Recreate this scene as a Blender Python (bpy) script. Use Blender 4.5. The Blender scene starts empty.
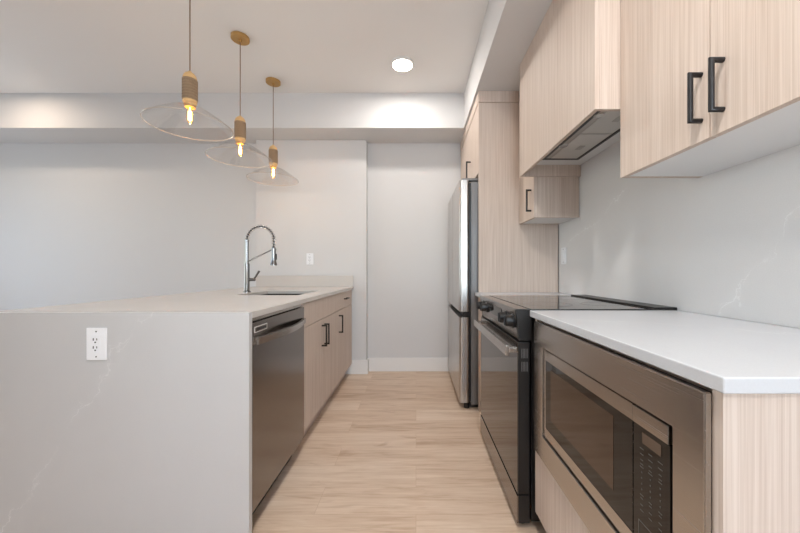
import bpy, bmesh, math, random
from mathutils import Vector, Matrix
random.seed(7)
S = bpy.context.scene
C = S.collection
PI = math.pi

# ------------------------------------------------------------------ camera, world, added daylight, exposure
EYE = 1.078
cam_d = bpy.data.cameras.new('camera'); cam = bpy.data.objects.new('camera', cam_d); C.objects.link(cam)
cam.location = (0, 0, EYE); cam.rotation_euler = (PI/2, 0, 0)
cam_d.sensor_width = 36; cam_d.lens = 325/800*36
cam_d.shift_x = -16/800; cam_d.shift_y = 4.5/800
cam_d.clip_start = 0.02
S.camera = cam

w = bpy.data.worlds.new('world'); S.world = w; w.use_nodes = True
bg = w.node_tree.nodes['Background']
sky = w.node_tree.nodes.new('ShaderNodeTexSky'); sky.sky_type = 'NISHITA'
sky.sun_disc = False; sky.sun_elevation = math.radians(40); sky.sun_rotation = math.radians(120)
w.node_tree.links.new(sky.outputs[0], bg.inputs['Color'])
bg.inputs['Strength'].default_value = 0.25

def area(name, loc, rot, sx, sy, power, col):
    l = bpy.data.lights.new(name, 'AREA'); l.shape = 'RECTANGLE'; l.size = sx; l.size_y = sy
    l.energy = power; l.color = col
    o = bpy.data.objects.new(name, l); C.objects.link(o); o.location = loc; o.rotation_euler = rot
    return o
# added lamps for daylight and fill at two unseen windows (behind the camera and on the left)
area('added_daylight_rear', (.35, -2.95, 1.62), (PI/2+1.05, 0, 0), 1.3, 1.5, 33, (0.72, 0.86, 1.0))
area('added_daylight_left', (-5.3, 1.7, 1.35), (PI/2+.6, 0, -PI/2), 2.4, 2.1, 9.8, (0.76, 0.88, 1.0))

vs = S.view_settings
vs.view_transform = 'Standard'; vs.look = 'None'; vs.exposure = 1.95; vs.gamma = 1; vs.use_curve_mapping = False

# ------------------------------------------------------------------ materials
def lin(c):
    return tuple(((v/255)/12.92 if v/255 <= 0.04045 else ((v/255+0.055)/1.055)**2.4) for v in c) + (1,)
def newmat(name):
    m = bpy.data.materials.new(name); m.use_nodes = True
    return m, m.node_tree, m.node_tree.nodes['Principled BSDF']
def plain(name, rgb, rough=0.5, metal=0.0, bump=0.0, bscale=200, spec=0.5, var=0.03, coat=0.0):
    m, nt, b = newmat(name); N = nt.nodes; L = nt.links
    tc = N.new('ShaderNodeTexCoord'); n = N.new('ShaderNodeTexNoise'); n.inputs['Scale'].default_value = bscale
    n.inputs['Detail'].default_value = 4
    L.new(tc.outputs['Object'], n.inputs['Vector'])
    mix = N.new('ShaderNodeMix'); mix.data_type = 'RGBA'
    c = lin(rgb)
    mix.inputs[6].default_value = tuple(v*(1-var) for v in c[:3])+(1,)
    mix.inputs[7].default_value = tuple(min(1, v*(1+var)) for v in c[:3])+(1,)
    L.new(n.outputs['Fac'], mix.inputs[0]); L.new(mix.outputs[2], b.inputs['Base Color'])
    b.inputs['Roughness'].default_value = rough; b.inputs['Metallic'].default_value = metal
    b.inputs['Specular IOR Level'].default_value = spec
    b.inputs['Coat Weight'].default_value = coat
    if bump:
        bp = N.new('ShaderNodeBump'); bp.inputs['Strength'].default_value = bump; bp.inputs['Distance'].default_value = 0.001
        L.new(n.outputs['Fac'], bp.inputs['Height']); L.new(bp.outputs[0], b.inputs['Normal'])
    return m
def brushed(name, rgb, rough=0.26, axis='y', metal=1.0):
    m, nt, b = newmat(name); N = nt.nodes; L = nt.links
    tc = N.new('ShaderNodeTexCoord'); mp = N.new('ShaderNodeMapping')
    sc = {'x': (2, 500, 500), 'y': (500, 2, 500), 'z': (500, 500, 2)}[axis]
    mp.inputs['Scale'].default_value = sc
    n = N.new('ShaderNodeTexNoise'); n.inputs['Scale'].default_value = 1; n.inputs['Detail'].default_value = 3
    L.new(tc.outputs['Object'], mp.inputs[0]); L.new(mp.outputs[0], n.inputs['Vector'])
    r = N.new('ShaderNodeMapRange'); r.inputs[3].default_value = rough-0.05; r.inputs[4].default_value = rough+0.07
    L.new(n.outputs['Fac'], r.inputs[0]); L.new(r.outputs[0], b.inputs['Roughness'])
    bp = N.new('ShaderNodeBump'); bp.inputs['Strength'].default_value = 0.05; bp.inputs['Distance'].default_value = 0.0005
    L.new(n.outputs['Fac'], bp.inputs['Height']); L.new(bp.outputs[0], b.inputs['Normal'])
    b.inputs['Base Color'].default_value = lin(rgb); b.inputs['Metallic'].default_value = metal
    return m
def wood(name, light, dark, rough=0.5):
    """pale oak laminate with fine vertical grain"""
    m, nt, b = newmat(name); N = nt.nodes; L = nt.links
    tc = N.new('ShaderNodeTexCoord')
    def noise(scale, detail, rot=None, dist=0.0):
        mp = N.new('ShaderNodeMapping'); mp.inputs['Scale'].default_value = scale
        L.new(tc.outputs['Object'], mp.inputs[0])
        n = N.new('ShaderNodeTexNoise'); n.inputs['Scale'].default_value = 1; n.inputs['Detail'].default_value = detail
        n.inputs['Distortion'].default_value = dist
        L.new(mp.outputs[0], n.inputs['Vector']); return n
    n1 = noise((300, 300, 3.0), 3)
    n2 = noise((80, 80, 1.3), 3, dist=0.3)
    n3 = noise((24, 24, .7), 2, dist=.4)
    a = N.new('ShaderNodeMath'); a.operation = 'MULTIPLY_ADD'; L.new(n1.outputs['Fac'], a.inputs[0]); a.inputs[1].default_value = 0.5
    a2 = N.new('ShaderNodeMath'); a2.operation = 'MULTIPLY_ADD'; L.new(n2.outputs['Fac'], a2.inputs[0]); a2.inputs[1].default_value = 0.35
    a3 = N.new('ShaderNodeMath'); a3.operation = 'MULTIPLY'; L.new(n3.outputs['Fac'], a3.inputs[0]); a3.inputs[1].default_value = 0.15
    L.new(a3.outputs[0], a2.inputs[2]); L.new(a2.outputs[0], a.inputs[2])
    r = N.new('ShaderNodeValToRGB'); e = r.color_ramp.elements
    e[0].position = 0.34; e[0].color = lin(dark); e[1].position = 0.60; e[1].color = lin(light)
    L.new(a.outputs[0], r.inputs[0]); L.new(r.outputs[0], b.inputs['Base Color'])
    b.inputs['Roughness'].default_value = rough; b.inputs['Specular IOR Level'].default_value = 0.3
    bp = N.new('ShaderNodeBump'); bp.inputs['Strength'].default_value = 0.12; bp.inputs['Distance'].default_value = 0.0006
    L.new(a.outputs[0], bp.inputs['Height']); L.new(bp.outputs[0], b.inputs['Normal'])
    return m
def quartz(name, rgb, vein, rough=0.22, lines=(), warp=0.13, strength=0.6):
    """speckled quartz; lines = ((normal), offset): thin broken veins along the plane normal . p = offset, p in object space"""
    m, nt, b = newmat(name); N = nt.nodes; L = nt.links
    g = N.new('ShaderNodeTexCoord'); P = g.outputs['Object']
    def noise(scale, detail, rough_=.5):
        n = N.new('ShaderNodeTexNoise'); n.inputs['Scale'].default_value = scale; n.inputs['Detail'].default_value = detail
        n.inputs['Roughness'].default_value = rough_; L.new(P, n.inputs['Vector']); return n.outputs['Fac']
    def math_(op, a, b_=None, c_=None):
        n = N.new('ShaderNodeMath'); n.operation = op
        for k, v in enumerate((a, b_, c_)):
            if v is None: continue
            if isinstance(v, (int, float)): n.inputs[k].default_value = v
            else: L.new(v, n.inputs[k])
        return n.outputs[0]
    def rng(v, a0, a1, b0, b1):
        n = N.new('ShaderNodeMapRange'); L.new(v, n.inputs[0])
        for k, x in zip((1, 2, 3, 4), (a0, a1, b0, b1)): n.inputs[k].default_value = x
        return n.outputs[0]
    sp = noise(260, 3); cl = noise(5, 5)
    tot = None
    if lines:
        wp = noise(4.5, 8, .62); fine = noise(17, 5, .6); mk = noise(6, 4, .6); cloud = noise(11, 4)
        for nrm, off in lines:
            d = N.new('ShaderNodeVectorMath'); d.operation = 'DOT_PRODUCT'; L.new(P, d.inputs[0]); d.inputs[1].default_value = nrm
            q = math_('SUBTRACT', d.outputs['Value'], off)
            q = math_('MULTIPLY_ADD', math_('SUBTRACT', wp, .5), warp*2, q)
            a = math_('ABSOLUTE', q)
            v1 = math_('MULTIPLY', rng(a, 0, .0028, 1, 0), rng(mk, .42, .60, .05, 1))
            a2 = math_('ABSOLUTE', math_('MULTIPLY_ADD', math_('SUBTRACT', fine, .5), .14, q))
            v2 = math_('MULTIPLY', rng(a2, 0, .0022, .7, 0), rng(cloud, .46, .62, 0, 1))
            halo = math_('MULTIPLY', rng(a, 0, .05, .16, 0), rng(mk, .4, .6, 0, 1))
            v = math_('ADD', math_('MAXIMUM', v1, v2), halo)
            tot = v if tot is None else math_('MAXIMUM', tot, v)
    c = lin(rgb)
    m1 = N.new('ShaderNodeMix'); m1.data_type = 'RGBA'
    m1.inputs[6].default_value = tuple(v*0.92 for v in c[:3])+(1,); m1.inputs[7].default_value = tuple(min(1, v*1.07) for v in c[:3])+(1,)
    L.new(math_('MULTIPLY_ADD', sp, .6, math_('MULTIPLY', cl, .4)), m1.inputs[0])
    out = m1.outputs[2]
    if tot is not None:
        m2 = N.new('ShaderNodeMix'); m2.data_type = 'RGBA'; L.new(math_('MULTIPLY', tot, strength), m2.inputs[0]); L.new(out, m2.inputs[6])
        m2.inputs[7].default_value = lin(vein); out = m2.outputs[2]
    L.new(out, b.inputs['Base Color']); b.inputs['Roughness'].default_value = rough
    return m
def floor_mat():
    m, nt, b = newmat('oak_plank_floor'); N = nt.nodes; L = nt.links
    tc = N.new('ShaderNodeTexCoord')
    br = N.new('ShaderNodeTexBrick'); br.offset = 0.37; br.offset_frequency = 2; br.squash = 1
    br.inputs['Scale'].default_value = 1; br.inputs['Brick Width'].default_value = 1.22; br.inputs['Row Height'].default_value = 0.18
    br.inputs['Mortar Size'].default_value = 0.0008; br.inputs['Mortar Smooth'].default_value = 0.1; br.inputs['Bias'].default_value = 0
    br.inputs['Color1'].default_value = (0, 0, 0, 1); br.inputs['Color2'].default_value = (1, 1, 1, 1); br.inputs['Mortar'].default_value = (0.5, 0.5, 0.5, 1)
    L.new(tc.outputs['Object'], br.inputs['Vector'])
    rnd = N.new('ShaderNodeSeparateColor'); L.new(br.outputs['Color'], rnd.inputs[0])
    off = N.new('ShaderNodeMath'); off.operation = 'MULTIPLY'; off.inputs[1].default_value = 40; L.new(rnd.outputs[0], off.inputs[0])
    def noise(scale, detail, dist=0.0, rough=0.55):
        mp = N.new('ShaderNodeMapping'); mp.inputs['Scale'].default_value = scale
        L.new(tc.outputs['Object'], mp.inputs[0])
        n = N.new('ShaderNodeTexNoise'); n.noise_dimensions = '4D'; n.inputs['Scale'].default_value = 1; n.inputs['Detail'].default_value = detail
        n.inputs['Distortion'].default_value = dist; n.inputs['Roughness'].default_value = rough
        L.new(mp.outputs[0], n.inputs['Vector']); L.new(off.outputs[0], n.inputs['W']); return n
    n1 = noise((1.3, 13, 1), 7, 1.3, .62)
    n2 = noise((5, 120, 1), 4, 0.2)
    n3 = noise((2.6, 11, 1), 4, 1.2)
    a = N.new('ShaderNodeMath'); a.operation = 'MULTIPLY_ADD'; L.new(n1.outputs['Fac'], a.inputs[0]); a.inputs[1].default_value = 0.62
    a2 = N.new('ShaderNodeMath'); a2.operation = 'MULTIPLY_ADD'; L.new(n2.outputs['Fac'], a2.inputs[0]); a2.inputs[1].default_value = 0.38
    a3 = N.new('ShaderNodeMath'); a3.operation = 'MULTIPLY_ADD'; L.new(rnd.outputs[0], a3.inputs[0]); a3.inputs[1].default_value = 0.13; a3.inputs[2].default_value = -0.065
    L.new(a3.outputs[0], a2.inputs[2]); L.new(a2.outputs[0], a.inputs[2])
    r = N.new('ShaderNodeValToRGB'); e = r.color_ramp.elements
    e[0].position = 0.30; e[0].color = lin((178, 146, 120)); e[1].position = 0.64; e[1].color = lin((224, 203, 183))
    x = r.color_ramp.elements.new(0.45); x.color = lin((207, 181, 157))
    L.new(a.outputs[0], r.inputs[0])
    k = N.new('ShaderNodeMapRange'); k.inputs[1].default_value = 0.60; k.inputs[2].default_value = 0.72; k.inputs[3].default_value = 0; k.inputs[4].default_value = 0.55
    L.new(n3.outputs['Fac'], k.inputs[0])
    mk = N.new('ShaderNodeMix'); mk.data_type = 'RGBA'; L.new(k.outputs[0], mk.inputs[0]); L.new(r.outputs[0], mk.inputs[6]); mk.inputs[7].default_value = lin((170, 136, 108))
    m2 = N.new('ShaderNodeMix'); m2.data_type = 'RGBA'; L.new(br.outputs['Fac'], m2.inputs[0]); L.new(mk.outputs[2], m2.inputs[6]); m2.inputs[7].default_value = lin((188, 158, 132))
    L.new(m2.outputs[2], b.inputs['Base Color']); b.inputs['Roughness'].default_value = 0.42
    bp = N.new('ShaderNodeBump'); bp.inputs['Strength'].default_value = 0.1; bp.inputs['Distance'].default_value = 0.001
    L.new(a.outputs[0], bp.inputs['Height']); L.new(bp.outputs[0], b.inputs['Normal'])
    return m
def thin_glass(name, tint=(1, 1, 1), refl=0.08, edge=0.5):
    m = bpy.data.materials.new(name); m.use_nodes = True; nt = m.node_tree; N = nt.nodes; L = nt.links
    N.remove(N['Principled BSDF']); out = N['Material Output']
    t = N.new('ShaderNodeBsdfTransparent'); t.inputs[0].default_value = tint+(1,)
    g = N.new('ShaderNodeBsdfGlossy'); g.inputs['Roughness'].default_value = 0.03
    lw = N.new('ShaderNodeLayerWeight'); lw.inputs[0].default_value = 0.25
    mr = N.new('ShaderNodeMapRange'); mr.inputs[3].default_value = refl; mr.inputs[4].default_value = edge
    L.new(lw.outputs['Facing'], mr.inputs[0])
    mx = N.new('ShaderNodeMixShader'); L.new(mr.outputs[0], mx.inputs[0]); L.new(t.outputs[0], mx.inputs[1]); L.new(g.outputs[0], mx.inputs[2])
    L.new(mx.outputs[0], out.inputs['Surface'])
    return m
def emit(name, rgb, strength):
    m, nt, b = newmat(name)
    b.inputs['Base Color'].default_value = lin(rgb); b.inputs['Emission Color'].default_value = lin(rgb); b.inputs['Emission Strength'].default_value = strength
    return m
def rope_mat():
    m, nt, b = newmat('woven_rope'); N = nt.nodes; L = nt.links
    tc = N.new('ShaderNodeTexCoord'); wv = N.new('ShaderNodeTexWave'); wv.bands_direction = 'Z'
    wv.inputs['Scale'].default_value = 55; wv.inputs['Distortion'].default_value = 1.5; wv.inputs['Detail'].default_value = 2; wv.inputs['Detail Scale'].default_value = 6
    L.new(tc.outputs['Object'], wv.inputs['Vector'])
    r = N.new('ShaderNodeValToRGB'); r.color_ramp.elements[0].color = lin((120, 96, 74)); r.color_ramp.elements[1].color = lin((186, 160, 130))
    L.new(wv.outputs['Fac'], r.inputs[0]); L.new(r.outputs[0], b.inputs['Base Color']); b.inputs['Roughness'].default_value = 0.8
    bp = N.new('ShaderNodeBump'); bp.inputs['Strength'].default_value = 0.6; bp.inputs['Distance'].default_value = 0.003
    L.new(wv.outputs['Fac'], bp.inputs['Height']); L.new(bp.outputs[0], b.inputs['Normal'])
    return m

M = {}
M['wall'] = plain('wall_paint', (210, 208, 207), 0.75, bump=0.05, bscale=350, var=0.01)
M['ceil'] = plain('ceiling_paint', (232, 229, 226), 0.85, bump=0.08, bscale=300, var=0.01)
M['trimw'] = plain('trim_paint', (232, 229, 226), 0.45, var=0.01)
M['floor'] = floor_mat()
M['wood'] = wood('pale_oak_laminate', (214, 198, 186), (190, 170, 155), 0.55)
M['quartz'] = quartz('veined_quartz', (196, 194, 193), (228, 226, 224), 0.3, (((.84, 0, -.54), -.395),))
M['quartz_isl'] = quartz('island_quartz', (203, 197, 191), (224, 220, 216), 0.25)
M['quartz_top'] = quartz('pale_quartz', (200, 201, 204), (226, 226, 226), 0.22, (((.5, .86, 0), .05),), strength=.35)
M['splash'] = quartz('splash_quartz', (222, 220, 219), (250, 250, 250), 0.28, (((0, .75, .66), .142), ((0, .35, .94), .79)), strength=.7)
M['white_mel'] = plain('white_melamine', (228, 228, 228), 0.4, var=0.01)
M['steel'] = brushed('brushed_stainless', (190, 184, 178), 0.24, 'y')
M['steel_f'] = brushed('brushed_stainless_upright', (196, 193, 190), 0.27, 'z')
M['steel_d'] = brushed('brushed_stainless_deep', (136, 129, 124), 0.20, 'y')
M['spring'] = plain('bright_spring_steel', (215, 215, 215), 0.18, 1.0, var=0)
M['basin'] = plain('satin_sink_steel', (62, 60, 58), 0.4, 0.8)
M['chrome'] = plain('polished_chrome', (150, 149, 149), 0.12, 1.0, var=0.0)
M['grey_side'] = plain('grey_painted_steel', (122, 120, 120), 0.4, 0.3)
M['filter'] = brushed('hood_filter_mesh', (205, 202, 198), 0.4, 'x', 0.35)
M['hoodgrey'] = plain('hood_grey', (176, 172, 168), 0.35, 0.2)
M['black'] = plain('black_plastic', (26, 25, 25), 0.35)
M['blackm'] = plain('matte_black_metal', (44, 43, 44), 0.38, 0.4)
M['bronze'] = plain('dark_bronze_metal', (52, 44, 38), 0.38, 0.5)
M['dark'] = plain('dark_gap', (18, 17, 16), 0.7)
M['glassblk'] = plain('black_glass', (20, 18, 17), 0.04, spec=0.5, var=0.0)
M['oven_glass'] = plain('mirror_oven_glass', (92, 84, 78), 0.045, 0.75, var=0.0)
M['cooktop'] = plain('cooktop_glass', (40, 37, 35), 0.09, spec=0.7, var=0.0)
M['window_mw'] = plain('microwave_window', (98, 85, 75), 0.07, 0.75, var=0.0)
M['display'] = plain('display_glass', (104, 88, 76), 0.2, 0.3)
M['ink'] = plain('panel_print', (92, 87, 83), 0.6)
M['badge'] = plain('badge_border', (196, 192, 188), 0.4)
M['plate'] = plain('outlet_plastic', (238, 238, 240), 0.3, var=0.0)
M['slot'] = plain('outlet_slot', (60, 58, 58), 0.6)
M['brass'] = plain('aged_brass', (190, 150, 92), 0.4, 0.55, var=0.08, bscale=60)
M['turned'] = plain('turned_pale_wood', (206, 168, 116), 0.5, var=0.06, bscale=60)
M['cord'] = plain('bronze_cord', (128, 98, 74), 0.6)
M['rope'] = rope_mat()
M['shade'] = thin_glass('clear_shade_glass', (0.985, 0.98, 0.975), 0.025, 0.32)
M['rim'] = plain('shade_rim_glass', (196, 184, 172), 0.15, 0.2, var=0)
M['pane'] = thin_glass('window_glass', (0.97, 0.98, 0.98), 0.05, 0.6)
M['bulb'] = emit('bulb_glow', (255, 186, 96), 1.6)
M['bulb_glass'] = thin_glass('warm_bulb_glass', (1.0, .93, .78), .04, .4)
M['filament'] = emit('bulb_filament', (255, 176, 84), 14)
M['led'] = emit('led_disc', (255, 238, 218), 9)
M['puck'] = plain('hood_lamp', (205, 203, 200), 0.25, 0.3)

# ------------------------------------------------------------------ mesh helpers
class MB:
    def __init__(s): s.bm = bmesh.new()
    def _add(s, b2):
        me = bpy.data.meshes.new('t'); b2.to_mesh(me); b2.free(); s.bm.from_mesh(me); bpy.data.meshes.remove(me)
    def box(s, x0, x1, y0, y1, z0, z1, bev=0.0, seg=2):
        b = bmesh.new(); bmesh.ops.create_cube(b, size=1)
        for v in b.verts: v.co = Vector(((x0+x1)/2+v.co.x*(x1-x0), (y0+y1)/2+v.co.y*(y1-y0), (z0+z1)/2+v.co.z*(z1-z0)))
        if bev: bmesh.ops.bevel(b, geom=list(b.edges), offset=bev, segments=seg, affect='EDGES', profile=0.5)
        s._add(b); return s
    def rbox(s, x0, x1, y0, y1, z0, z1, r, axis='z', seg=5):
        """box with only the edges along one axis rounded"""
        b = bmesh.new(); bmesh.ops.create_cube(b, size=1)
        for v in b.verts: v.co = Vector(((x0+x1)/2+v.co.x*(x1-x0), (y0+y1)/2+v.co.y*(y1-y0), (z0+z1)/2+v.co.z*(z1-z0)))
        i = 'xyz'.index(axis)
        es = [e for e in b.edges if abs((e.verts[0].co-e.verts[1].co).normalized()[i]) > .9]
        bmesh.ops.bevel(b, geom=es, offset=r, segments=seg, affect='EDGES', profile=0.5)
        s._add(b); return s
    def prism(s, pts, axis, a0, a1, bev=0.0):
        """polygon in the plane normal to axis; pts are the two other coordinates in order"""
        b = bmesh.new()
        def mk(p, a): return {'x': (a, p[0], p[1]), 'y': (p[0], a, p[1]), 'z': (p[0], p[1], a)}[axis]
        A = [b.verts.new(mk(p, a0)) for p in pts]; B = [b.verts.new(mk(p, a1)) for p in pts]
        b.faces.new(A); b.faces.new(B[::-1]); n = len(pts)
        for i in range(n): b.faces.new((A[i], B[i], B[(i+1) % n], A[(i+1) % n]))
        bmesh.ops.recalc_face_normals(b, faces=b.faces)
        if bev: bmesh.ops.bevel(b, geom=list(b.edges), offset=bev, segments=2, affect='EDGES')
        s._add(b); return s
    def lathe(s, prof, c, axis='z', n=32, closed=False):
        """prof: (radius, height) pairs; c: centre"""
        b = bmesh.new(); rings = []
        for r, h in prof:
            ring = []
            for k in range(n):
                a = 2*PI*k/n; u, v = r*math.cos(a), r*math.sin(a)
                p = {'z': (u, v, h), 'x': (h, u, v), 'y': (u, h, v)}[axis]
                ring.append(b.verts.new((c[0]+p[0], c[1]+p[1], c[2]+p[2])))
            rings.append(ring)
        for i in range(len(rings)-1+(1 if closed else 0)):
            A, B = rings[i], rings[(i+1) % len(rings)]
            for k in range(n): b.faces.new((A[k], A[(k+1) % n], B[(k+1) % n], B[k]))
        if not closed:
            if prof[0][0] > 1e-5: b.faces.new(rings[0][::-1])
            if prof[-1][0] > 1e-5: b.faces.new(rings[-1])
        bmesh.ops.remove_doubles(b, verts=b.verts, dist=1e-6)
        bmesh.ops.recalc_face_normals(b, faces=b.faces)
        s._add(b); return s
    def tube(s, path, r, n=10, caps=True, rot=0.0):
        """round tube with mitred corners"""
        P = [Vector(p) for p in path]; D = [(P[i+1]-P[i]).normalized() for i in range(len(P)-1)]
        up = Vector((0, 0, 1)) if abs(D[0].z) < .9 else Vector((1, 0, 0))
        u = D[0].cross(up).normalized(); v = D[0].cross(u).normalized()
        rs = r if isinstance(r, (list, tuple)) else [r]*len(P)
        off = [u*math.cos(2*PI*k/n+rot)+v*math.sin(2*PI*k/n+rot) for k in range(n)]
        b = bmesh.new(); rings = []
        for i, p in enumerate(P):
            if i == 0: o2 = off
            elif i == len(P)-1: o2 = off
            else:
                nb = (D[i-1]+D[i]).normalized(); dn = D[i-1].dot(nb)
                o2 = [o-D[i-1]*(o.dot(nb)/dn) for o in off]
                off = [(o-D[i]*o.dot(D[i])) for o in o2]; off = [o.normalized() for o in off]
            rings.append([b.verts.new(p+o*rs[i]) for o in o2])
        for A, B in zip(rings, rings[1:]):
            for k in range(n): b.faces.new((A[k], A[(k+1) % n], B[(k+1) % n], B[k]))
        if caps: b.faces.new(rings[0][::-1]); b.faces.new(rings[-1])
        bmesh.ops.recalc_face_normals(b, faces=b.faces)
        s._add(b); return s
    def frame(s, axis, a0, a1, o, i, bev=0.0):
        """rectangular ring: o, i = (u0,u1,v0,v1) outer / inner in the plane normal to axis"""
        b = bmesh.new()
        def mk(u, v, a): return {'x': (a, u, v), 'y': (u, a, v), 'z': (u, v, a)}[axis]
        def quad(t, a): return [b.verts.new(mk(u, v, a)) for u, v in ((t[0], t[2]), (t[1], t[2]), (t[1], t[3]), (t[0], t[3]))]
        O0, I0, O1, I1 = quad(o, a0), quad(i, a0), quad(o, a1), quad(i, a1)
        for k in range(4):
            j = (k+1) % 4
            b.faces.new((O0[k], O0[j], I0[j], I0[k])); b.faces.new((O1[k], O1[j], I1[j], I1[k]))
            b.faces.new((O0[k], O0[j], O1[j], O1[k])); b.faces.new((I0[k], I0[j], I1[j], I1[k]))
        bmesh.ops.recalc_face_normals(b, faces=b.faces)
        if bev:
            es = [e for e in b.edges if len(e.link_faces) == 2 and e.calc_face_angle() > .5]
            bmesh.ops.bevel(b, geom=es, offset=bev, segments=2, affect='EDGES')
        s._add(b); return s
    def build(s, name, mat, parent=None, root=None, base=None, smooth=True):
        """base: world point that becomes the local origin of the vertices"""
        base = Vector(base if base is not None else (0, 0, 0))
        if root is not None: base = Vector(root.location)
        for v in s.bm.verts: v.co -= base
        me = bpy.data.meshes.new(name); s.bm.to_mesh(me); s.bm.free()
        me.materials.append(mat)
        for p in me.polygons: p.use_smooth = smooth
        if smooth:
            try: me.set_sharp_from_angle(angle=math.radians(35))
            except Exception: pass
        o = bpy.data.objects.new(name, me); C.objects.link(o)
        if smooth:
            wn = o.modifiers.new('weighted_normal', 'WEIGHTED_NORMAL'); wn.weight = 100; wn.keep_sharp = True
        if parent is not None: o.parent = parent
        elif root is not None: o.parent = root
        else: o.location = base
        return o
def thing(name, label, cat, loc, group=None):
    o = bpy.data.objects.new(name, None); C.objects.link(o); o.location = loc
    o.empty_display_size = 0.1
    o['label'] = label; o['category'] = cat
    if group: o['group'] = group
    return o
def tag(o, label, cat, group=None):
    o['label'] = label; o['category'] = cat
    if group: o['group'] = group
    return o
def struct(name, mb, mat, base=(0, 0, 0)):
    o = mb.build(name, mat, base=base); o['kind'] = 'structure'; return o
def copy_tree(o, parent=None):
    c = o.copy(); C.objects.link(c)
    if parent is not None: c.parent = parent
    for ch in list(o.children): copy_tree(ch, c)
    return c

# ------------------------------------------------------------------ room
XW = 1.09                      # face of the right-hand splashback
ZS, ZC = 2.452, 2.787          # soffit and ceiling heights
YB, YC = 3.50, 3.41            # recessed far wall, face of the far wall's projection
XL, YR = -5.2, -2.8
TH = 0.10
struct('floor', MB().box(XL-TH, 1.11+TH, YR-TH, YB+TH, -0.08, 0), M['floor'])
struct('ceiling', MB().box(XL-TH, 1.11+TH, YR-TH, YB+TH, ZC, ZC+0.08), M['ceil'])
struct('wall_back', MB().box(XL-TH, 1.11+TH, YB, YB+TH, 0, ZC), M['wall'])
struct('wall_right', MB().box(1.11, 1.11+TH, YR-TH, YB, 0, ZC), M['wall'])
struct('wall_column', MB().box(-1.68, -0.52, YC, YB, 0, ZS, 0.003), M['wall'])
struct('trim_1', MB().box(XL, 0.459, 3.12, YB, ZS, ZC), M['wall'])            # dropped beam along the far wall
struct('trim_2', MB().box(0.459, 1.11, YR, YB, ZS, ZC), M['wall'])            # soffit above the cabinets
# rear wall and left wall with added, unseen windows for daylight
RW = (-.3, 1.0, 0.85, 2.4); LW = (0.5, 2.9, 0.25, 2.35)
struct('wall_front', MB().frame('y', YR-TH, YR, (XL-TH, 1.11, 0, ZC), RW), M['wall'])
struct('wall_light_block', MB().prism([(XL, -.9), (-.55, -.9), (-.55, YR), (-.67, YR), (-.67, -1.02), (XL, -1.02)], 'z', 0, ZC), M['wall'])  # unseen partition added to keep rear daylight off the waterfall's left side
struct('wall_left', MB().frame('x', XL-TH, XL, (YR, YB, 0, ZC), LW), M['wall'])
def window(name, axis, a0, a1, o):
    r = MB().frame(axis, a0, a1, o, (o[0]+.06, o[1]-.06, o[2]+.06, o[3]-.06), 0.004).build(name, M['trimw'])
    r['kind'] = 'structure'
    mid = (a0+a1)/2
    for k in (1/3, 2/3):
        u = o[0]+(o[1]-o[0])*k
        b = MB()
        if axis == 'y': b.box(u-.03, u+.03, a0+.02, a1-.02, o[2]+.06, o[3]-.06, 0.004)
        else: b.box(a0+.02, a1-.02, u-.03, u+.03, o[2]+.06, o[3]-.06, 0.004)
        b.build('mullion', M['trimw'], r)
    b = MB()
    if axis == 'y': b.box(o[0]+.055, o[1]-.055, mid-.003, mid+.003, o[2]+.055, o[3]-.055)
    else: b.box(mid-.003, mid+.003, o[0]+.055, o[1]-.055, o[2]+.055, o[3]-.055)
    b.build('pane', M['pane'], r)
window('added_window_1', 'y', YR-.09, YR-.01, RW)  # added rear window, out of view, opening for the fill light
window('added_window_2', 'x', XL-.09, XL-.01, LW)  # added left window, out of view, supplies side daylight
# baseboards
def bb_profile(): return
struct('baseboard_back', MB().box(-0.505, 1.11, YB-.014, YB, 0, .146, .003).box(XL, -1.695, YB-.014, YB, 0, .146, .003), M['trimw'])
struct('baseboard_column', MB().prism([(-1.694, YB), (-1.694, YC-.014), (-.506, YC-.014), (-.506, YB-.014), (-.52, YB-.014), (-.52, YC), (-1.68, YC), (-1.68, YB)], 'z', 0, .146), M['trimw'])
struct('baseboard_left', MB().box(XL, XL+.014, -.9, YB-.014, 0, .146, .003), M['trimw'])
struct('baseboard_front', MB().box(-.535, 1.11, YR, YR+.014, 0, .146, .003), M['trimw'])

# splashback slab on the right wall
tag(MB().box(XW, 1.1095, -0.6, 2.478, .9153, 2.0).build('splashback', M['splash'], base=(XW, 1, .9165)),
    'grey veined stone splashback slab on the right wall above the worktop', 'splashback')

# ------------------------------------------------------------------ shared builders
def bar_handle(parent, root, p0, p1, out, r=0.0065, mat=None, name='handle'):
    """bar between two feet on a door; out = vector from the door face to the bar"""
    p0, p1, out = Vector(p0), Vector(p1), Vector(out)
    b = MB().tube([p0, p0+out, p1+out, p1], r, 12)
    return b.build(name, mat or M['blackm'], parent, root)

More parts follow.
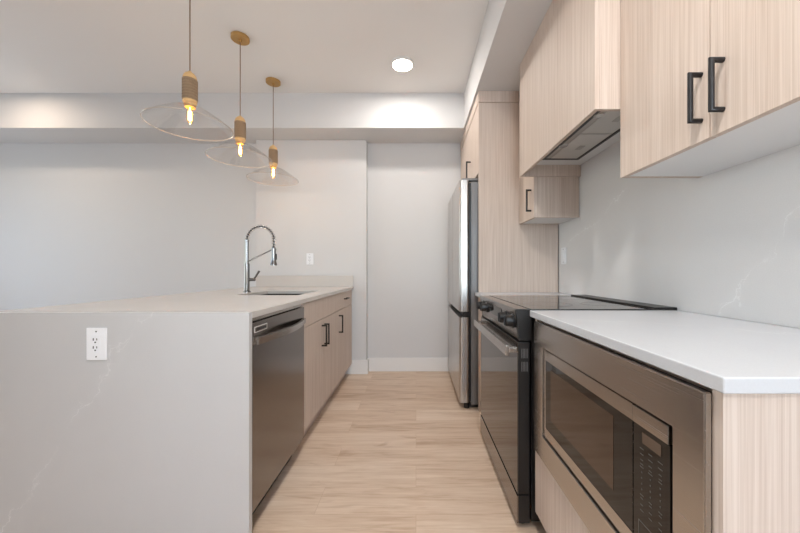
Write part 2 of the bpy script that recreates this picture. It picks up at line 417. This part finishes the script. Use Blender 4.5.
# ------------------------------------------------------------------ peninsula
IX = -0.653; IXL = -1.70; IY0, IY1 = 1.272, 3.392; IZ = .915; ST = .026
SK = (-1.23, -0.80, 2.20, 2.70)
root = thing('island_worktop', 'long pale veined stone worktop of the peninsula with waterfall end', 'worktop', (-1.18, IY0, 0))
b = bmesh.new()
xs = [IXL, SK[0], SK[1], IX]; ys = [IY0+.0243, SK[2], SK[3], IY1]
g = [[b.verts.new((x, y, IZ)) for y in ys] for x in xs]
fs = []
for i in range(3):
    for j in range(3):
        if (i, j) != (1, 1): fs.append(b.faces.new((g[i][j], g[i+1][j], g[i+1][j+1], g[i][j+1])))
ex = bmesh.ops.extrude_face_region(b, geom=fs)
for v in [e for e in ex['geom'] if isinstance(e, bmesh.types.BMVert)]: v.co.z -= ST
bmesh.ops.recalc_face_normals(b, faces=b.faces)
es = [e for e in b.edges if len(e.link_faces) == 2 and e.calc_face_angle() > .5]
bmesh.ops.bevel(b, geom=es, offset=0.0025, segments=2, affect='EDGES')
mb = MB(); mb._add(b); mb.build('slab', M['quartz_isl'], None, root)
MB().box(IXL, IX, IY0, IY0+.024, 0, IZ, .0015).build('waterfall_panel', M['quartz'], None, root)
MB().box(IXL+.03, IX-.004, IY1+.0002, YC-.0145, IZ-ST, 1.03, .002).build('upstand', M['quartz_isl'], None, root)

FX = -0.662                     # face of the peninsula cabinets
# dishwasher
dy0, dy1 = 1.302, 1.902
root = thing('dishwasher', 'stainless steel dishwasher built in under the peninsula worktop', 'dishwasher', (FX-.3, (dy0+dy1)/2, 0))
MB().box(-1.22, FX-.045, dy0+.004, dy1-.004, .105, .872).build('body', M['black'], None, root)
MB().box(-1.20, FX-.06, dy0+.01, dy1-.01, .0, .10).build('toe_kick', M['dark'], None, root)
d = MB().box(FX-.04, FX+.008, dy0, dy1, .107, .868, .004, 3).build('door', M['steel_d'], None, root)
MB().box(FX-.05, FX-.006, dy0, dy1, .8715, .8875, .001).build('top_strip', M['steel'], None, root)
# bowed bar handle
path = []; N_ = 18
for i in range(N_+1):
    t = i/N_; y = dy0+.018+(dy1-dy0-.036)*t
    path.append((FX+.0155+.036*math.sin(PI*t), y))
pts = [(x+.008, y) for x, y in path] + [(x-.008, y) for x, y in reversed(path)]
b = MB().prism(pts, 'z', .778, .806, .0015)
b.build('handle', M['steel'], None, root)
lab = MB().box(FX+.0075, FX+.0092, dy0+.012, dy0+.125, .826, .851, .0005).build('badge', M['badge'], None, root)
lab2 = MB().box(FX+.0088, FX+.0096, dy0+.018, dy0+.119, .830, .847)
lab2.build('badge_face', M['steel_d'], lab, root)
b = MB()
for k in range(5):
    b.box(FX+.0094, FX+.0101, dy0+.040+k*.015, dy0+.050+k*.015, .834, .843)
b.build('badge_mark', M['black'], lab, root)

# sink cabinet and drawer cabinet
def carcase(root, x0, x1, y0, y1, zb, zt, toe, tx0, tx1):
    MB().box(x0, x1, y0, y1, zb, zt, .001).build('carcase', M['wood'], None, root)
    MB().box(tx0, tx1, y0+.001, y1-.001, 0, zb-.001).build('toe_kick', M['wood'], None, root)
CB = .124
sy0, sy1, ey = 1.907, 2.725, 3.345
root = thing('sink_cabinet', 'pale oak double door cabinet under the sink beside the dishwasher', 'cabinet', (-.96, (sy0+sy1)/2, 0))
MB().frame('z', .144, IZ-ST-.001, (-1.26, FX-.021, sy0, sy1), (-1.242, FX-.03, sy0+.018, sy1-.018)).box(-1.26, FX-.021, sy0, sy1, .125, .1435).build('carcase', M['wood'], None, root)
MB().box(-1.25, FX-.065, sy0+.001, sy1-.001, 0, .124).build('toe_kick', M['wood'], None, root)
MB().box(FX-.02, FX, sy0+.001, sy1-.0015, .741, IZ-ST-.004, .001).build('false_drawer_front', M['wood'], None, root)
sm = (sy0+sy1)/2
for a0, a1, hy in ((sy0+.001, sm-.0015, sm-.03), (sm+.0015, sy1-.0015, sm+.034)):
    d = MB().box(FX-.02, FX, a0, a1, CB, .737, .001).build('door', M['wood'], None, root)
    bar_handle(d, root, (FX-.002, hy, .553), (FX-.002, hy, .694), (.034, 0, 0), .006, M['bronze'])
root = thing('drawer_cabinet', 'narrow pale oak cabinet with one drawer at far end of the peninsula', 'cabinet', (-.96, (sy1+ey)/2, 0))
carcase(root, -1.26, FX-.021, sy1+.002, ey, .125, IZ-ST-.001, 1, -1.25, FX-.065)
dr = MB().box(FX-.02, FX, sy1+.0025, ey, .741, IZ-ST-.004, .001).build('drawer', M['wood'], None, root)
bar_handle(dr, root, (FX-.002, 2.99, .822), (FX-.002, 3.09, .822), (.028, 0, 0), .006, M['bronze'])
d = MB().box(FX-.02, FX, sy1+.0025, ey, CB, .737, .001).build('door', M['wood'], None, root)
bar_handle(d, root, (FX-.002, 2.79, .553), (FX-.002, 2.79, .694), (.034, 0, 0), .006, M['bronze'])
# back panel of the peninsula (seen from the living side)
tag(MB().box(-1.29, -1.265, IY0+.028, 3.39, 0.001, IZ-ST-.001, .001).build('back_panel', M['wood'], base=(-1.28, 2.3, 0)),
    'pale oak back panel closing the living room side of the peninsula', 'panel')

# sink (undermounted)
root = thing('kitchen_sink', 'stainless steel undermount sink basin in the peninsula worktop', 'sink', ((SK[0]+SK[1])/2, (SK[2]+SK[3])/2, .69))
x0, x1, y0, y1 = SK[0]-.004, SK[1]+.004, SK[2]-.004, SK[3]+.004
zt = IZ-ST-.0005; zb = .70
b = MB().box(x0-.004, x0, y0, y1, zb, zt).box(x1, x1+.004, y0, y1, zb, zt).box(x0-.004, x1+.004, y0-.004, y0, zb, zt).box(x0-.004, x1+.004, y1, y1+.004, zb, zt)
b.box(x0-.004, x1+.004, y0-.004, y1+.004, zb-.004, zb)
b.build('basin', M['basin'], None, root, smooth=False)
MB().lathe([(0, .0055), (.02, .005), (.045, .003), (.05, 0)], ((x0+x1)/2, (y0+y1)/2, zb)).build('drain', M['chrome'], None, root)

# spring neck faucet
fx, fy = -1.300, 2.50
root = thing('kitchen_faucet', 'chrome spring neck kitchen faucet beside the sink', 'faucet', (fx, fy, IZ))
MB().lathe([(.027, 0), (.027, .008), (.021, .011), (.0195, .012), (.0195, .215), (.0175, .222)], (fx, fy, IZ)).build('base', M['chrome'], None, root)
MB().lathe([(.0135, .222), (.0135, .392), (.0155, .393), (.0155, .402), (.012, .405)], (fx, fy, IZ)).build('column', M['chrome'], None, root)
# arc
cx, R_, zc = fx+.104, .104, 1.318
arc = [Vector((fx, fy, 1.30))]
for k in range(0, 25):
    a = PI-(PI*1.03)*k/24
    arc.append(Vector((cx+R_*math.cos(a), fy, zc+R_*math.sin(a))))
arc.append(Vector((fx+.206, fy, 1.262)))
MB().tube(arc, .0062, 10).build('hose', M['black'], None, root)
# coil around the arc
L_ = [0]
for p, q in zip(arc, arc[1:]): L_.append(L_[-1]+(q-p).length)
def at(s):
    for i in range(len(arc)-1):
        if s <= L_[i+1]+1e-9:
            t = (s-L_[i])/(L_[i+1]-L_[i]); return arc[i].lerp(arc[i+1], t), (arc[i+1]-arc[i]).normalized()
    return arc[-1], (arc[-1]-arc[-2]).normalized()
hel = []; turns = 20; per = 10
for i in range(turns*per+1):
    p, d_ = at(L_[-1]*i/(turns*per)); a = 2*PI*i/per
    n1 = Vector((0, 1, 0)); n2 = d_.cross(n1)
    hel.append(p+(n1*math.cos(a)+n2*math.sin(a))*.0135)
MB().tube(hel, .0031, 6).build('spring', M['spring'], None, root)
hx = fx+.206
MB().lathe([(.009, .262), (.014, .258), (.0155, .245), (.0155, .185), (.018, .165), (.018, .150), (.024, .132), (.024, .122), (.02, .120)][::-1], (hx, fy, 1.0)).build('spray_head', M['chrome'], None, root)
MB().lathe([(.006, .0), (.006, .045)], (hx+.018, fy, 1.165), n=10).build('spray_trigger', M['black'], None, root)
MB().tube([(fx+.008, fy, 1.152), (hx-.012, fy, 1.243)], .0045, 10).lathe([(.018, -.006), (.018, .006)], (hx, fy, 1.243)).build('holder_arm', M['chrome'], None, root)
lv = MB().lathe([(.012, 0), (.012, .045), (.010, .048)], (fx+.015, fy, 1.012), axis='x', n=16).build('lever_hub', M['chrome'], None, root)
MB().tube([(fx+.050, fy, 1.014), (fx+.068, fy, 1.036), (fx+.094, fy, 1.079)], [.007, .007, .0085], 10).build('lever', M['chrome'], lv, root)

# ------------------------------------------------------------------ outlets
def outlet(loc, axis, label, kind='duplex', w=.078, h=.126):
    """face looks along -axis; x local = width"""
    root = thing('wall_outlet', label, 'outlet', loc, None)
    cx, cy, cz = loc
    def bx(u0, u1, d0, d1, z0, z1, bev=0):
        if axis == 'y': return (cx+u0, cx+u1, cy-d1, cy-d0, cz+z0, cz+z1, bev)
        return (cx-d1, cx-d0, cy+u0, cy+u1, cz+z0, cz+z1, bev)
    MB().box(*bx(-w/2, w/2, 0, .006, -h/2, h/2, .0022)).build('cover_plate', M['plate'], None, root)
    f = MB().box(*bx(-.0165, .0165, .0062, .0085, -.034, .034, .0008)).build('socket_face', M['plate'], None, root)
    if kind == 'duplex':
        b = MB()
        for s_ in (.019, -.012):
            b.box(*bx(-.0105, -.0065, .0084, .0089, s_-.005, s_+.005)); b.box(*bx(.0035, .0065, .0084, .0089, s_-.004, s_+.004))
            b.box(*bx(-.004, .002, .0084, .0089, s_-.014, s_-.009))
        b.build('slots', M['slot'], f, root)
    else:
        b = MB().box(*bx(-.012, .012, .0084, .0105, -.027, .027, .001)); b.build('rocker', M['plate'], f, root)
    for s_ in (h/2-.014, -h/2+.014): MB().box(*bx(-.0025, .0025, .006, .0066, s_-.0025, s_+.0025)).build('screw', M['slot'], None, root)
    return root
outlet((-1.246, IY0, .793), 'y', 'white duplex outlet on the waterfall end of the peninsula')
outlet((-1.112, YC, 1.205), 'y', 'white outlet on the far wall above the peninsula upstand', w=.072, h=.118)
o = outlet((XW, 2.392, 1.190), 'x', 'white rocker switch on the splashback left of the range', 'rocker', w=.075, h=.122)
o.name = 'wall_switch'; o['category'] = 'switch'

# ------------------------------------------------------------------ fridge, its panel and cabinet
PY = 2.485
tag(MB().box(.480, 1.088, PY, PY+.02, 0, 2.366, .0008).build('tall_side_panel', M['wood'], base=(.78, PY, 0)),
    'tall pale oak end panel between refrigerator and range run', 'panel')
f0, f1, fz = 2.53, 3.45, 1.786
DX = .338
root = thing('refrigerator', 'stainless steel french door refrigerator beyond the tall oak panel', 'refrigerator', (.75, (f0+f1)/2, 0))
MB().box(.430, 1.085, f0+.004, f1-.004, .035, 1.775, .004).build('body', M['grey_side'], None, root)
fm = (f0+f1)/2
for a0, a1 in ((f0, fm-.003), (fm+.003, f1)):
    d = MB().rbox(DX, .416, a0, a1, .762, fz, .020, 'z', 6).build('door', M['steel_f'], None, root)
MB().rbox(DX, .416, f0, f1, .052, .715, .020, 'z', 6).build('freezer_drawer', M['steel_f'], None, root)
MB().box(DX+.03, .428, f0+.01, f1-.01, .7165, .7605).build('pull_recess', M['dark'], None, root)
MB().box(.417, .429, f0+.012, f1-.012, .06, 1.77).build('gasket', M['black'], None, root)
for y in (f0+.04, f1-.04):
    MB().box(.36, .50, y-.03, y+.03, fz+.0005, fz+.018, .004).build('hinge_cover', M['grey_side'], None, root)
    MB().lathe([(.022, 0), (.022, .03), (.016, .036)], (.40, y, 0), n=16).build('foot', M['black'], None, root)
MB().box(.42, 1.0, f0+.02, f1-.02, .012, .034).build('toe_grille', M['black'], None, root)

root = thing('fridge_top_cabinet', 'pale oak bridge cabinet above the refrigerator', 'cabinet', (.78, 3.0, 1.83))
MB().box(.501, 1.088, PY+.022, YB-.016, 1.832, 2.366, .001).build('carcase', M['wood'], None, root)
cm = 2.99
for a0, a1, hy in ((PY+.024, cm-.0015, 2.86), (cm+.0015, YB-.018, None)):
    d = MB().box(.480, .500, a0, a1, 1.834, 2.364, .001).build('door', M['wood'], None, root)
    if hy: bar_handle(d, root, (.482, hy, 1.872), (.482, hy, 2.036), (-.036, 0, 0), .0065)

# ------------------------------------------------------------------ upper run
UX = .787; UZ = 1.436; U0, U1 = .488, 1.252
root = thing('wall_cabinet', 'double door pale oak wall cabinet above the white worktop', 'cabinet', (.94, .87, UZ))
MB().box(UX+.021, 1.088, U0, U1, UZ+.018, ZS-.002).box(UX+.021, 1.088, U0, U0+.018, UZ, UZ+.018).box(UX+.021, 1.088, U1-.018, U1, UZ, UZ+.018).build('carcase', M['wood'], None, root)
MB().box(UX+.021, 1.088, U0+.0185, U1-.0185, UZ+.001, UZ+.0175).build('underside', M['white_mel'], None, root)
seam = .8705
for a0, a1, hy in ((seam+.0015, U1, .897), (U0, seam-.0015, .833)):
    d = MB().box(UX, UX+.02, a0, a1, UZ, ZS-.06, .001).build('door', M['wood'], None, root)
    bar_handle(d, root, (UX+.002, hy, 1.492), (UX+.002, hy, 1.619), (-.032, 0, 0), .0068)
tag(MB().box(UX+.004, UX+.02, U0, U1, ZS-.057, ZS-.001).build('filler_strip', M['wood'], base=(UX, .87, ZS-.057)),
    'oak filler strip between double door wall cabinet and soffit', 'trim')

# narrow wall cabinet next to the panel
n0, n1 = 2.168, 2.481
root = thing('wall_cabinet', 'small pale oak wall cabinet tucked under the hood beside the tall panel', 'cabinet', (.94, 2.31, UZ))
HZ = 1.703
MB().box(UX+.021, 1.088, n0, n1, UZ+.018, ZS-.002).box(UX+.021, 1.088, n0, n0+.018, UZ, UZ+.018).box(UX+.021, 1.088, n1-.018, n1, UZ, UZ+.018).build('carcase', M['wood'], None, root)
MB().box(UX+.021, 1.088, n0+.0185, n1-.0185, UZ+.001, UZ+.0175).build('underside', M['white_mel'], None, root)
d = MB().box(UX, UX+.02, n0, n1, UZ, ZS-.06, .001).build('door', M['wood'], None, root)
bar_handle(d, root, (UX+.002, 2.222, 1.490), (UX+.002, 2.222, 1.630), (-.032, 0, 0), .0066)

# hood cabinet over the range
HX = .690; h0, h1 = 1.2545, 2.164
root = thing('range_hood', 'boxed pale oak range hood with steel filters above the range', 'range hood', (.88, 1.7, HZ))
HT = 2.360
MB().box(HX, HX+.019, h0, h1, HZ, HT, .0008).build('front_panel', M['wood'], None, root)
for a0, a1 in ((h0, h0+.018), (h1-.018, h1)):
    MB().box(HX+.0195, 1.088, a0, a1, HZ, HT, .0008).build('side_panel', M['wood'], None, root)
LZ = HZ+.075
ins = MB().box(HX+.02, 1.088, h0+.0185, h1-.0185, LZ, LZ+.016).build('soffit_board', M['white_mel'], None, root)
ia, ib, ja, jb = h0+.03, 2.02, .785, 1.008
MB().frame('z', LZ-.010, LZ-.0005, (ja, jb, ia, ib), (ja+.014, jb-.014, ia+.014, ib-.014)).build('vent_rim', M['black'], None, root)
MB().box(ja+.0145, jb-.0145, ia+.0145, ib-.0145, LZ-.006, LZ-.0005).build('vent_plate', M['hoodgrey'], None, root)
for a0, a1 in ((ia+.035, 1.63), (1.645, ib-.02)):
    f = MB().box(ja+.045, jb-.02, a0, a1, LZ-.0085, LZ-.0062, .0005).build('filter', M['filter'], None, root)
    MB().box(ja+.12, ja+.15, (a0+a1)/2-.03, (a0+a1)/2+.03, LZ-.0105, LZ-.0088, .0005).build('filter_latch', M['hoodgrey'], f, root)
for y in (1.445, 1.80):
    MB().lathe([(.022, -.011), (.026, -.0065)], (ja+.03, y, LZ), n=20).build('lamp', M['puck'], None, root)

# crown fillers under the soffit
tag(MB().prism([(HX+.003, h1), (HX+.003, h0+.003), (1.088, h0+.003), (1.088, h0+.018), (HX+.018, h0+.018), (HX+.018, h1)], 'z', HT+.002, ZS-.001).build('crown_strip', M['wood'], base=(HX, 1.7, HT)),
    'oak crown strip between the boxed hood and the soffit', 'trim')
root = thing('crown_strip', 'oak crown strip wrapping the fridge cabinet and tall panel under the soffit', 'trim', (.78, PY, 2.37))
MB().box(.476, UX-.001, PY-.006, PY+.02, 2.368, ZS-.001, .0008).build('return_piece', M['wood'], None, root)
MB().box(.476, .500, PY+.0205, YB-.016, 2.368, ZS-.001, .0008).build('long_piece', M['wood'], None, root)

# ------------------------------------------------------------------ right base run
RX = .4715
# worktop
tag(MB().box(RX, XW-.0005, .4975, 1.349, .889, IZ, .003, 3).build('worktop', M['quartz_top'], base=(.78, .92, .889)),
    'white stone worktop over the built in microwave, right foreground', 'worktop')
tag(MB().box(.452, XW-.0005, 2.128, PY-.001, .889, IZ, .0015).build('worktop', M['quartz_top'], base=(.78, 2.3, .889)),
    'narrow strip of stone worktop between range and tall oak panel', 'worktop')
root = thing('base_cabinet', 'narrow pale oak base cabinet between the range and tall panel', 'cabinet', (.78, 2.3, 0))
MB().box(.505, 1.08, 2.130, PY-.001, .1, .888).build('carcase', M['wood'], None, root)
MB().box(.56, 1.08, 2.131, PY-.002, 0, .099).build('toe_kick', M['wood'], None, root)
d = MB().box(.484, .504, 2.131, PY-.002, .1, .884, .001).build('door', M['wood'], None, root)
bar_handle(d, root, (.486, 2.2, .70), (.486, 2.2, .84), (-.032, 0, 0), .0066)

# microwave cabinet
c0, c1, CX = .512, 1.322, .484
root = thing('microwave_cabinet', 'pale oak base cabinet housing the microwave in the right foreground', 'cabinet', (.78, .9, 0))
MB().box(CX, 1.08, c0, c0+.020, 0, .888, .0008).build('end_panel', M['wood'], None, root)
MB().box(CX+.001, 1.08, c1-.018, c1, .1, .888, .0008).build('side_panel', M['wood'], None, root)
MB().box(CX+.03, 1.08, c0+.0205, c1-.0185, .1, .36).build('carcase', M['wood'], None, root)
MB().box(CX+.03, 1.08, c0+.0205, c1-.0185, .868, .888).build('top_rail', M['wood'], None, root)
MB().box(1.06, 1.08, c0+.0205, c1-.0185, .361, .867).build('back_board', M['wood'], None, root)
d = MB().box(CX, CX+.02, c0+.022, c1-.002, .105, .367, .001).build('drawer', M['wood'], None, root)
MB().box(CX+.06, 1.05, c0+.021, c1-.002, 0, .099).build('toe_kick', M['wood'], None, root)

# microwave with its trim kit
MX = .470
root = thing('microwave', 'stainless built in microwave with dark window under the white worktop', 'microwave', (.75, .9, .365))
k0, k1, kz0, kz1 = .529, 1.294, .370, .880
m0, m1, mz0, mz1 = .597, 1.212, .462, .792
MB().frame('x', MX, MX+.0125, (k0, k1, kz0, kz1), (m0, m1, mz0, mz1), .002).build('trim_kit', M['steel'], None, root)
MB().box(MX+.035, .93, m0+.01, m1-.01, mz0+.008, mz1-.008).build('housing', M['dark'], None, root)
ms = .714
e = .006
dd = MB().frame('x', MX+.006, MX+.034, (ms+.001, m1-e, mz0+e, mz1-e), (ms+.0012, m1-e-.012, mz0+e+.034, mz1-e-.036)).build('door', M['steel'], None, root)
MB().box(MX+.007, MX+.033, ms+.0015, m1-e-.0125, mz0+e+.0345, mz1-e-.0365, .0005).build('door_glass', M['glassblk'], dd, root)
MB().box(MX+.0062, MX+.0069, .785, 1.150, .548, .728).build('window', M['window_mw'], dd, root)
cp = MB().box(MX+.007, MX+.034, m0+.013, ms-.001, mz0+e, mz1-e-.0365, .001).build('control_panel', M['glassblk'], None, root)
MB().box(MX+.004, MX+.034, m0+.014, ms-.001, mz1-e-.036, mz1-e, .002).build('control_cap', M['steel'], None, root)
MB().box(MX+.0062, MX+.0069, .632, .684, .716, .739).build('display', M['display'], cp, root)
b = MB()
rows = [(.703, .013, 1), (.691, .013, 1), (.679, .010, 1), (.670, .010, 1), (.664, .012, 1), (.653, .003, 2), (.641, .003, 2), (.629, .003, 2), (.617, .003, 2), (.605, .010, 1), (.598, .008, 1), (.584, .010, 1), (.572, .010, 1)]
for z, wd, q in rows:
    for cyy in (.686, .661, .634):
        ww = wd*random.uniform(.75, 1.1)
        hh = .0016 if q == 1 else .003
        b.box(MX+.0064, MX+.0069, cyy-ww/2, cyy+ww/2, z-hh/2, z+hh/2)
b.build('button_print', M['ink'], cp, root)
MB().frame('x', MX+.0063, MX+.0069, (.622, .696, .482, .548), (.6235, .6945, .4835, .5465)).build('open_button', M['ink'], cp, root)

# ------------------------------------------------------------------ range
r0, r1 = 1.352, 2.120
root = thing('electric_range', 'stainless electric range with mirrored oven door and smooth black cooktop', 'range', (.75, (r0+r1)/2, 0))
MB().box(.480, 1.075, r0+.002, r1-.002, .035, .905).build('body', M['black'], None, root)
MB().prism([(.4775, .9055), (1.088, .9055), (1.088, .9195), (.4775, .9195)], 'y', r0, r1, .0015).build('cooktop', M['cooktop'], None, root)
cpn = MB().prism([(.432, .790), (.479, .790), (.479, .9052), (.476, .9052), (.476, .918), (.420, .918), (.418, .914)], 'y', r0+.0205, r1, .0008).build('control_panel', M['steel_d'], None, root)
MB().prism([(.430, .788), (.4795, .788), (.4795, .9052), (.476, .9052), (.476, .919), (.419, .919), (.416, .914)], 'y', r0, r0+.020, .0015).build('end_cap', M['black'], None, root)
MB().box(.995, 1.0885, r0+.001, r1-.03, .9197, .9265, .002).build('rear_vent_trim', M['black'], None, root)
# surface elements printed on the glass
for (x, y, r) in ((.63, 1.56, .11), (.63, 1.93, .085), (.88, 1.56, .085), (.88, 1.93, .11)):
    MB().lathe([(r-.0015, 0), (r, 0), (r, .0003), (r-.0015, .0003)], (x, y, .9196), n=48, closed=True).build('burner_ring', M['grey_side'], None, root)
MB().prism([(.4245, .842), (.4225, .842), (.4195, .892), (.4215, .892)], 'y', 1.60, 1.84).build('display', M['glassblk'], cpn, root)
for y in (1.412, 1.515, 1.935, 2.045):
    kb = MB().lathe([(.031, .0), (.031, -.006), (.025, -.008), (.0235, -.034), (.021, -.0365), (0, -.0365)], (.4235, y, .862), axis='x', n=28)
    k_ = kb.build('knob', M['black'], None, root)
    MB().box(.3815, .389, y-.003, y+.003, .842, .884, .001).build('grip', M['blackm'], k_, root)
dx0 = .426
od = MB().box(dx0, .474, r0, r1, .148, .782, .003).build('oven_door', M['black'], None, root)
MB().box(dx0-.003, dx0-.0005, r0+.003, r1-.003, .150, .735, .0008).build('oven_glass', M['oven_glass'], od, root)
MB().box(dx0-.003, dx0-.0005, r0+.003, r1-.003, .7355, .781, .0008).build('door_top_rail', M['steel_d'], od, root)
hb = MB().box(.376, .392, r0+.012, r1-.012, .723, .766, .002, 2)
for y in (r0+.02, r1-.02): hb.box(.3905, dx0-.0031, y-.012, y+.012, .737, .757, .002)
hb.build('handle', M['steel'], od, root)
for k in range(5):
    for zz in (.66, .715): MB().box(.439+k*.006, .441+k*.006, r0-.0004, r0+.0005, zz, zz+.04).build('vent_slot', M['grey_side'], od, root)
dw_ = MB().box(dx0+.001, .474, r0, r1, .028, .143, .002).build('drawer', M['black'], None, root)
MB().box(dx0-.006, dx0+.0005, r0, r1, .028, .143, .001).build('drawer_front', M['steel_d'], dw_, root)
for y in (r0+.05, r1-.05):
    for x in (.455, .98):
        MB().lathe([(.016, 0), (.016, .012), (.009, .013), (.009, .034)], (x, y, 0), n=14).build('foot', M['black'], None, root)

# ------------------------------------------------------------------ pendants
def make_pendant(x, y):
    root = thing('pendant_lamp', '', 'lamp', (x, y, ZC), 'pendant lamps over the peninsula')
    c = (x, y, ZC)
    MB().lathe([(.0, -.0005), (.062, -.0005), (.062, -.020), (.059, -.0225), (.012, -.0235), (.010, -.04), (0, -.042)], c, n=40).build('canopy', M['brass'], None, root)
    MB().tube([(x, y, ZC-.038), (x, y, 2.205)], .0032, 8).build('cord', M['cord'], None, root)
    c2 = (x, y, 0)
    MB().lathe([(0, 2.212), (.008, 2.211), (.012, 2.204), (.022, 2.198), (.031, 2.186), (.035, 2.172), (.0355, 2.164)], c2).build('cap', M['turned'], None, root)
    prof = []; z = 2.1635
    while z > 2.046:
        prof += [(.0365, z), (.0382, z-.002), (.0365, z-.004)]; z -= .0042
    MB().lathe(prof, c2).build('socket_wrap', M['rope'], None, root)
    MB().lathe([(.0355, 2.045), (.0355, 2.034), (.031, 2.031), (.030, 2.022), (.026, 2.018), (.026, 2.006), (0, 2.006)], c2).build('socket_ring', M['turned'], None, root)
    # shallow hat-shaped clear shade, thin double wall
    up = [(.0275, 2.0145), (.05, 2.009), (.09, 1.992), (.13, 1.966), (.175, 1.935), (.201, 1.911), (.214, 1.903)]
    lo = [(r, z-.003) for r, z in up]
    sh = MB().lathe(up+lo[::-1], c2, n=72, closed=True).build('lamp_shade', M['shade'], None, root)
    rp = [(0.2140+.0022*math.cos(a), 1.9015+.0022*math.sin(a)) for a in [2*PI*k/8 for k in range(8)]]
    MB().lathe(rp, c2, n=72, closed=True).build('rim', M['rim'], sh, root)
    bl = MB().lathe([(.0125, 2.0055), (.013, 1.992), (.0175, 1.975), (.0185, 1.945), (.016, 1.924), (.009, 1.913), (0, 1.910)], c2, n=20).build('bulb', M['bulb_glass'], None, root)
    fl = MB()
    for k in range(4):
        a = PI/4+PI/2*k; fl.tube([(x+.0065*math.cos(a), y+.0065*math.sin(a), 1.985), (x+.0075*math.cos(a), y+.0075*math.sin(a), 1.934)], .0022, 6)
    fl.tube([(x, y, 2.004), (x, y, 1.93)], .0035, 8)
    fl.build('filament', M['filament'], bl, root)
    return root
p = make_pendant(-1.284, 1.846)
p['label'] = 'glass disc pendant lamp nearest the camera, its canopy out of frame'
q = copy_tree(p); q.location.y = 2.374; q['label'] = 'middle glass disc pendant lamp of the row of three'
q = copy_tree(p); q.location.y = 2.923; q['label'] = 'farthest and smallest looking glass disc pendant lamp, nearest the far wall'
for y in (1.846, 2.374, 2.923):
    l = bpy.data.lights.new('bulb_light', 'POINT'); l.energy = 0.35; l.color = (1, .8, .58); l.shadow_soft_size = .02
    o = bpy.data.objects.new('bulb_light', l); C.objects.link(o); o.location = (-1.284, y, 1.885)

# ------------------------------------------------------------------ recessed lights
def downlight(x, y, label, power=5, col=(1, .98, .95)):
    root = thing('ceiling_light', label, 'light', (x, y, ZC), 'disc lights in the ceiling')
    MB().lathe([(.094, -.0005), (.094, -.012), (.089, -.016), (.080, -.0165), (.080, -.0005)], (x, y, ZC), n=40, closed=True).build('trim_ring', M['trimw'], None, root)
    MB().lathe([(.0, -.0155), (.079, -.0155), (.079, -.002), (0, -.002)], (x, y, ZC), n=40).build('diffuser', M['led'], None, root)
    l = bpy.data.lights.new('disc_light', 'AREA'); l.shape = 'DISK'; l.size = .15; l.energy = power; l.color = col
    o = bpy.data.objects.new('disc_light', l); C.objects.link(o); o.location = (x, y, ZC-.02)
downlight(-.111, 2.677, 'round lit disc light in the ceiling above the aisle', 2.3)
downlight(-3.62, 2.677, 'lit disc light by the beam, outside the left edge of view', 1.2, (1, .80, .62))
downlight(.05, .30, 'added fill disc light above the camera, unseen', 6.2)  # added unseen fill, grades the waterfall and brightens the hood side
downlight(.1, -1.6, 'added fill disc light behind the camera, unseen', 5)  # extra fill lamp added behind the camera, out of view
downlight(-3.45, .75, 'added fill disc light in the living area ceiling, unseen', .8)  # weak fill lamp added on the living side, never in view
